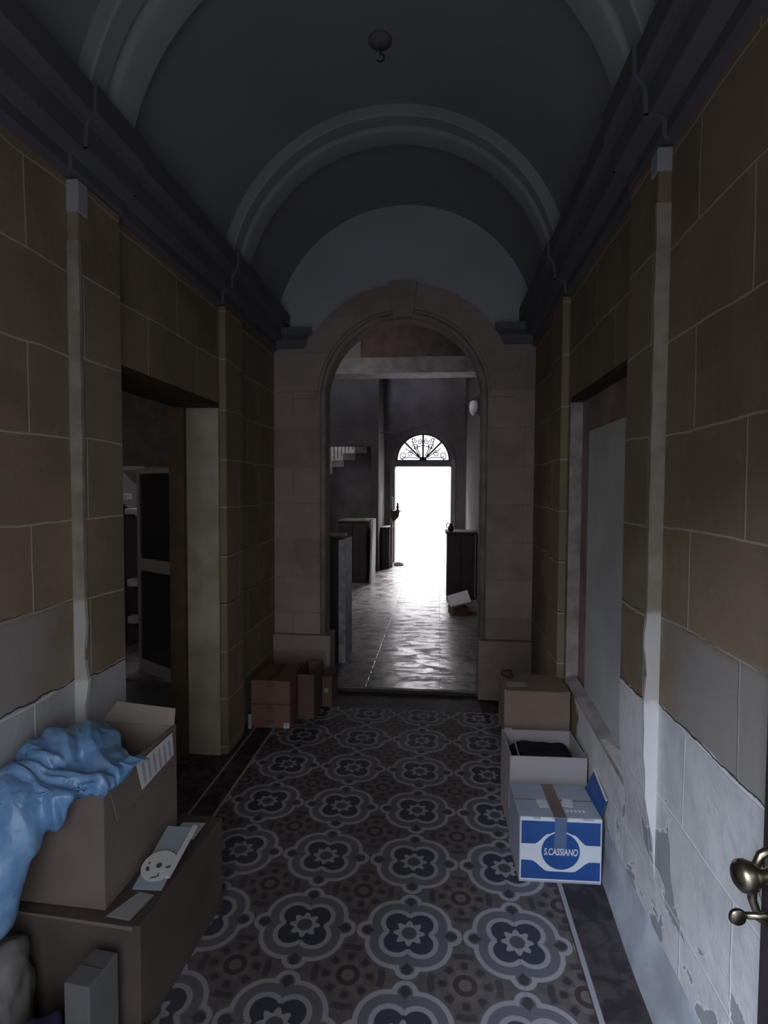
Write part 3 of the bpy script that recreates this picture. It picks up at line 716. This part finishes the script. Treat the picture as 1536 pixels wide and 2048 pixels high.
# --- open box with dark jacket
t, a, b, h = carton('open_box', 'open mauve grey cardboard box holding dark cloth, behind the blue printed box', .352, .715, 2.665, 2.965, 0, .385, M['carton_mauve'], False, M['carton_mauve'], rz=RAD(2))
obj('corner_flap', quadbox(new_bm(), [(a, -b+.02, h-.10), (a, -b+.10, h-.10), (a+.006, -b+.07, h-.005), (a+.006, -b+.03, h-.03)], .004), M['carton_in'], t)
obj('side_flap', quadbox(new_bm(), [(-a-.0005, b-.01, h-.01), (-a-.0005, -b+.01, h-.01), (-a-.004, -b+.01, .12), (-a-.004, b-.01, .12)], .003), M['carton_mauve'], t)
bm = new_bm(); NX, NY = 26, 20; g = {}
for i in range(NX+1):
    for j in range(NY+1):
        u_, v_ = i/NX, j/NY
        dome = (1-abs(2*u_-1)**4)*(1-abs(2*v_-1)**4)
        z = .300+.055*dome**.5*(.8+.35*v_)+.012*noise.noise(Vector((u_*5, v_*5, 2)))
        g[i, j] = bm.verts.new((.368+.018+u_*.300, 2.685+v_*.255, z))
for i in range(NX):
    for j in range(NY): bm.faces.new((g[i, j], g[i+1, j], g[i+1, j+1], g[i, j+1]))
bmesh.ops.solidify(bm, geom=bm.faces[:], thickness=.02)
cl = tag(obj('folded_jacket', bm, M['cloth_dark'], None, True), 'dark padded cloth with a pale seam folded inside the open box', 'clothing')
obj('seam', tube(new_bm(), [(.405, 2.705+.18*q/8, .357+.008*sin(pi*(q+2)/12)) for q in range(9)], .004, 6), M['paper_grey'], cl, True)['label'] = 'pale seam'

# --- brown carton behind it, on a lower dark one
carton('lower_carton', 'dark carton underneath the wide brown one on the right', .395, .715, 3.07, 3.36, 0, .285, M['carton_dark'])
t, a, b, h = carton('wide_carton', 'wide brown closed carton with a small white sticker, behind the open box', .372, .728, 3.055, 3.33, .2875, .566, M['carton'])
obj('sticker', bx(-a+.004, -a+.044, -b-.002, -b-.001, .022, .064), M['paper'], t)
obj('sticker_mark', bx(-a+.018, -a+.028, -b-.003, -b-.002, .040, .050), M['ink'], t)
obj('torn_edge', bx(-a+.01, a-.03, -b-.003, -b+.004, h-.006, h+.002), M['carton_dark'], t)
obj('paper_label', bx(-a+.02, -a+.13, -.09, -.01, h+.002, h+.0035), M['carton_in'], t)
bm = new_bm(); bmesh.ops.create_icosphere(bm, subdivisions=3, radius=.035)
for v in bm.verts: v.co = v.co*(1+.5*noise.noise(v.co*40)); v.co.z *= .65
bmesh.ops.translate(bm, verts=bm.verts, vec=(.415, 3.26, .59))
tag(obj('crumpled_rag', bm, M['darkwood'], None, True), 'small dark crumpled rag on the back of the wide brown carton', 'rag')

# --- far left cartons
for i, (z0, z1, lab) in enumerate(((0, .165, 'reddish brown carton with white stickers, lower of the two by the left pier'), (.1675, .335, 'reddish brown taped carton, upper of the two by the left pier'))):
    t, a, b, h = carton('taped_carton', lab, -1.296, -1.018, 3.68, 4.05, z0, z1, M['carton_red'], rz=RAD(1))
    obj('tape', bx(-.022, .022, -b-.0018, -b-.0008, h-.055, h), M['carton_dark'], t)
    obj('tape', bx(-.022, .022, -b, b, h, h+.002), M['carton_dark'], t)
    if i == 0:
        obj('sticker', bx(a-.045, a-.003, -b-.002, -b-.001, .004, .040), M['paper'], t)
        obj('sticker_mark', bx(a-.029, a-.021, -b-.003, -b-.002, .024, .032), M['ink'], t)
        obj('hand_hole', bx(-.032, .032, -b-.002, -b-.0009, .035, .056), M['ink'], t)
    else: obj('print', bx(-.06, .05, -b-.002, -b-.001, .012, .020), M['carton_dark'], t)
# upright pale card against the carton
tag(obj('paper_strip', bx(-1.304, -1.282, 3.655, 3.66, .0, .10), M['paper_grey']), 'narrow pale card standing at the left corner of the reddish cartons', 'card')
t, a, b, h = carton('narrow_carton', 'dark brown open carton wedged between the reddish cartons and the pier', -1.005, -.885, 3.86, 4.18, 0, .325, M['carton_dark'], False, M['carton_red'])
t, a, b, h = carton('small_carton', 'small dark carton with a grey sticker at the foot of the left pier', -.878, -.80, 4.10, 4.33, 0, .235, M['carton_dark'])
obj('sticker', bx(-.02, .01, -b-.002, -b-.001, .11, .14), M['paper_grey'], t)

# --- left foreground: big low box B
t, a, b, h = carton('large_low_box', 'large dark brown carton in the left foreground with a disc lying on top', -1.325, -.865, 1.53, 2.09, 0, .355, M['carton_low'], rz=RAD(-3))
obj('shipping_label', quadbox(new_bm(), [(a-.125, -b+.02, h+.001), (a-.045, -b+.015, h+.001), (a-.03, -b+.125, h+.001), (a-.085, -b+.13, h+.001)], .001), M['paper_grey'], t)['label'] = 'grey paper label'
obj('torn_edge', quadbox(new_bm(), [(-a+.02, -b-.002, h-.004), (a-.02, -b-.002, h-.012), (a-.02, -b-.002, h), (-a+.02, -b-.002, h+.002)], .003), M['carton_tall'], t)
# disc case etc. on box B
zt = .3565
bm = quadbox(new_bm(), [(-.985, 1.66, zt), (-.888, 1.665, zt), (-.885, 1.90, zt+.06), (-.985, 1.90, zt+.06)], .006)
dcs = tag(obj('disc_case', bm, M['clear']), 'clear plastic disc case with shiny edges on the large low carton', 'case')
obj('case_spine', quadbox(new_bm(), [(-.893, 1.70, zt+.017), (-.878, 1.70, zt+.017), (-.872, 1.90, zt+.067), (-.888, 1.90, zt+.067)], .008), M['paper'], dcs)
d = thing('compact_disc', 'white printed compact disc lying on the clear case in the left foreground', 'disc', (-.933, 1.735, zt+.032), .3)
d.rotation_euler = (.25, 0, .15)
bm = new_bm(); n = 48; R0 = [(.0075, 0), (.058, 0), (.058, .0014), (.0075, .0014)]
rings = [[bm.verts.new((r*cos(2*pi*k/n), r*sin(2*pi*k/n), z)) for r, z in R0] for k in range(n)]
for k_ in range(n):
    p, q = rings[k_], rings[(k_+1) % n]
    for i in range(4): bm.faces.new((p[i], p[(i+1) % 4], q[(i+1) % 4], q[i]))
obj('disc', bm, M['paper'], d)
def blob(cx, cy, rx, ry, a0):
    return [(cx+rx*cos(t_)*cos(a0)-ry*sin(t_)*sin(a0), cy+rx*cos(t_)*sin(a0)+ry*sin(t_)*cos(a0)) for t_ in [2*pi*i/14 for i in range(14)]]
bm = new_bm()
for q in ((-.034, -.012, .006, .010, .4), (-.036, .010, .004, .004, 0), (-.004, -.044, .012, .003, .2), (.008, -.036, .003, .008, .2), (.036, -.006, .013, .005, .3), (0, 0, .010, .010, 0)):
    prism(bm, blob(*q), lambda p, k: (p[0], p[1], .0016+.0004*k))
obj('disc_print', bm, plain('disc_ink', (.07, .12, .17), .4), d)
o = tag(obj('paper_sheet', quadbox(new_bm(), [(-1.0, 1.925, zt), (-.90, 1.925, zt+.002), (-.895, 2.02, zt+.006), (-.985, 2.02, zt+.002)], .002), M['paper']), 'white paper slip behind the disc case on the large low carton', 'paper')

# --- box A, tall, open
t, a, b, h = carton('tall_open_box', 'tall brown cardboard box standing open on the large low carton by the left wall', -1.325, -1.01, 1.57, 2.01, .3585, .758, M['carton_tall'], False, M['carton_in'], rz=RAD(-2))
obj('back_flap', quadbox(new_bm(), [(-a+.01, b-.008, h-.005), (a-.003, b-.008, h-.005), (a-.02, b+.035, h+.045), (-a+.05, b+.035, h+.06)], .004), M['carton_in'], t)
obj('side_flap', quadbox(new_bm(), [(a+.001, -b+.02, h-.005), (a+.001, b-.01, h-.005), (a+.012, b-.03, h-.115), (a+.012, -b+.05, h-.145)], .004), M['carton_tall'], t)['label'] = 'flap folded down on the outside'
o = obj('shipping_label', quadbox(new_bm(), [(a+.0155, -.04, h-.115), (a+.0155, b-.05, h-.095), (a+.0075, b-.045, h-.012), (a+.0075, -.06, h-.020)], .001), M['paper'], t); o['label'] = 'white printed shipping label'
bm = new_bm()
for i in range(6):
    y_ = -.03+i*.034; quadbox(bm, [(a+.0180, y_, h-.098), (a+.0180, y_+.012, h-.097), (a+.0105, y_+.010, h-.030), (a+.0105, y_-.002, h-.031)], .0006)
obj('label_print', bm, M['paper_grey'], t)

# --- blue bag
mb = bpy.data.metaballs.new('bagmeta'); mb.resolution = .012; mb.threshold = .35
def el(x, y, z, sx, sy, sz):
    e = mb.elements.new(); e.type = 'ELLIPSOID'; e.co = (x, y, z); e.radius = 1.0
    e.size_x = sx; e.size_y = sy; e.size_z = sz; e.stiffness = 2
el(-1.20, 1.74, .775, .17, .21, .10)
el(-1.25, 1.66, .80, .12, .16, .09)
el(-1.09, 1.68, .755, .12, .13, .055)
el(-1.03, 1.66, .752, .07, .09, .035)
el(-1.26, 1.50, .72, .14, .13, .15)
el(-1.265, 1.44, .58, .125, .11, .18)
el(-1.28, 1.42, .45, .10, .10, .12)
el(-1.22, 1.47, .66, .10, .09, .14)
el(-1.13, 1.555, .745, .12, .075, .065)
el(-1.05, 1.58, .755, .07, .06, .04)
el(-1.17, 1.53, .70, .10, .07, .10)
tmp = bpy.data.objects.new('bagtmp', mb); COL.objects.link(tmp); dg = bpy.context.evaluated_depsgraph_get(); dg.update()
me = bpy.data.meshes.new_from_object(tmp.evaluated_get(dg)); bpy.data.objects.remove(tmp)
bm = bmesh.new(); bm.from_mesh(me)
bmesh.ops.subdivide_edges(bm, edges=bm.edges[:], cuts=1, use_grid_fill=True); bm.normal_update()
def ridge(p, s): return 1-abs(noise.noise(p*s))*2
for v in bm.verts:
    p = v.co.copy(); hang = max(0, min(1, (1.60-p.y)/.1))
    q = Vector((p.x*1.0, p.y*1.0, p.z*(1-.65*hang)))
    warp = Vector((noise.noise(q*4), noise.noise(q*4+Vector((9, 3, 1))), 0))*.12
    d_ = .034*(ridge(q+warp, 5)-.5)+.012*(ridge(q*1.0+warp*2, 12)-.5)+.003*noise.noise(q*35)
    v.co = p+v.normal*d_
    v.co.x = max(v.co.x, XL+.004)
    if v.co.y > 1.565 and v.co.x > -1.0: v.co.x = -1.0+(v.co.x+1.0)*.5
bag = thing('plastic_bag', 'blue plastic bag bulging over the tall open box by the left wall', 'bag', (-1.2, 1.6, .36))
ob = obj('body', bm, M['bag'], bag, True); ob.location = (1.2, -1.6, -.36)
bm = new_bm()
pts = [(-1.00, 1.62, .765), (-.985, 1.65, .785), (-.97, 1.68, .79), (-.965, 1.715, .775)]
for i in range(3): 
    quadbox(bm, [(pts[i][0]-.03, pts[i][1], pts[i][2]-.01), (pts[i][0]+.015, pts[i][1], pts[i][2]-.012), (pts[i+1][0]+.015, pts[i+1][1], pts[i+1][2]-.012), (pts[i+1][0]-.03, pts[i+1][1], pts[i+1][2])], .004)
ob = obj('knotted_corner', bm, M['bag'], bag); ob.location = (1.2, -1.6, -.36)

# sacks and odds in the bottom left corner
def lump(name, c, r, seed, mat, label, cat, amp=.25, sub=4, flat=True):
    bm = new_bm(); bmesh.ops.create_icosphere(bm, subdivisions=sub, radius=1)
    for v in bm.verts:
        p = v.co.copy(); k_ = 1+amp*noise.noise(p*1.6+Vector((seed, 0, 0)))+amp*.35*(ridge(p+Vector((seed, seed, 0)), 3)-.5)
        q = Vector((math.copysign(abs(p.x)**.8, p.x)*r[0], math.copysign(abs(p.y)**.8, p.y)*r[1], math.copysign(abs(p.z)**.8, p.z)*r[2]))*k_
        v.co = Vector(c)+q
        if flat: v.co.z = max(v.co.z, c[2]-r[2]*.9)
        v.co.x = max(v.co.x, XL+.003)
    return tag(obj(name, bm, mat, None, True), label, cat)
lump('sack', (-1.265, 1.415, .17), (.085, .10, .165), 3, M['sack'], 'grey sack slumped under the hanging blue bag at the left edge', 'sack')
lump('plastic_bag', (-1.20, 1.20, .09), (.12, .085, .10), 8, M['navy'], 'dark navy bag on the floor in the bottom left corner', 'bag')
lump('plastic_bag', (-1.095, 1.37, .085), (.055, .075, .09), 12, M['navy'], 'dark navy bag bulging against the small grey carton', 'bag')
t, a, b, h = carton('small_grey_carton', 'small grey carton standing in front of the large low carton', -1.015, -.935, 1.37, 1.49, 0, .30, plain('grey_board', (.16, .16, .17), .8, var=.1), rz=RAD(-6))
bm = new_bm(); g = {}
for i in range(15):
    for j in range(11):
        u_, v_ = i/14, j/10; g[i, j] = bm.verts.new((-.93+u_*.10, 1.40+v_*.12, .012+.035*abs(noise.noise(Vector((u_*3, v_*3, 5))))+.02*sin(u_*pi)))
for i in range(14):
    for j in range(10): bm.faces.new((g[i, j], g[i+1, j], g[i+1, j+1], g[i, j+1]))
bmesh.ops.solidify(bm, geom=bm.faces[:], thickness=.003)
tag(obj('crumpled_paper', bm, M['paper_grey'], None, True), 'crumpled grey paper on the tiles at the foot of the large low carton', 'paper')

# ------------------------------------------------------------------ entrance door leaf with brass furniture at the right edge
dl = thing('entrance_door', 'dark wooden entrance door standing open at the right edge with brass knob', 'door', (.715, .10, 0), RAD(3.5))
obj('leaf', bx(-.03, .015, 0, 1.0, .02, 2.35, bev=.004), M['door_dark'], dl)
kb = obj('door_knob', lathe(new_bm(), [(.046, -.03), (.048, -.036), (.040, -.044), (.018, -.050), (.012, -.072), (.016, -.082), (.024, -.090), (.028, -.102), (.026, -.114), (.018, -.121), (.004, -.124)], (0, .93, .978), 'X', 28), M['brass'], dl, True)
kb['label'] = 'round aged brass knob'
obj('escutcheon', lathe(new_bm(), [(.020, -.03), (.021, -.035), (.012, -.040), (.004, -.041)], (0, .93, .905), 'X', 20), M['brass'], dl, True)
bm = tube(new_bm(), [(-.04, .93, .905), (-.10, .93, .905)], .006, 8); bm = lathe(bm, [(.013, -.005), (.016, 0), (.013, .005)], (-.115, .93, .902), 'Y', 18); obj('key', bm, M['brass'], dl, True)
obj('pull_bar', tube(new_bm(), [(-.03, .965, 1.01), (-.055, .965, .995), (-.068, .965, .96), (-.068, .965, .91), (-.055, .965, .875), (-.03, .965, .86)], .008, 10), M['brass'], dl, True)
for z in (.36, 1.45):
    obj('door_panel', bx(-.036, -.03, .16, .84, z-.26, z+.42, bev=.004), M['door_dark'], dl)
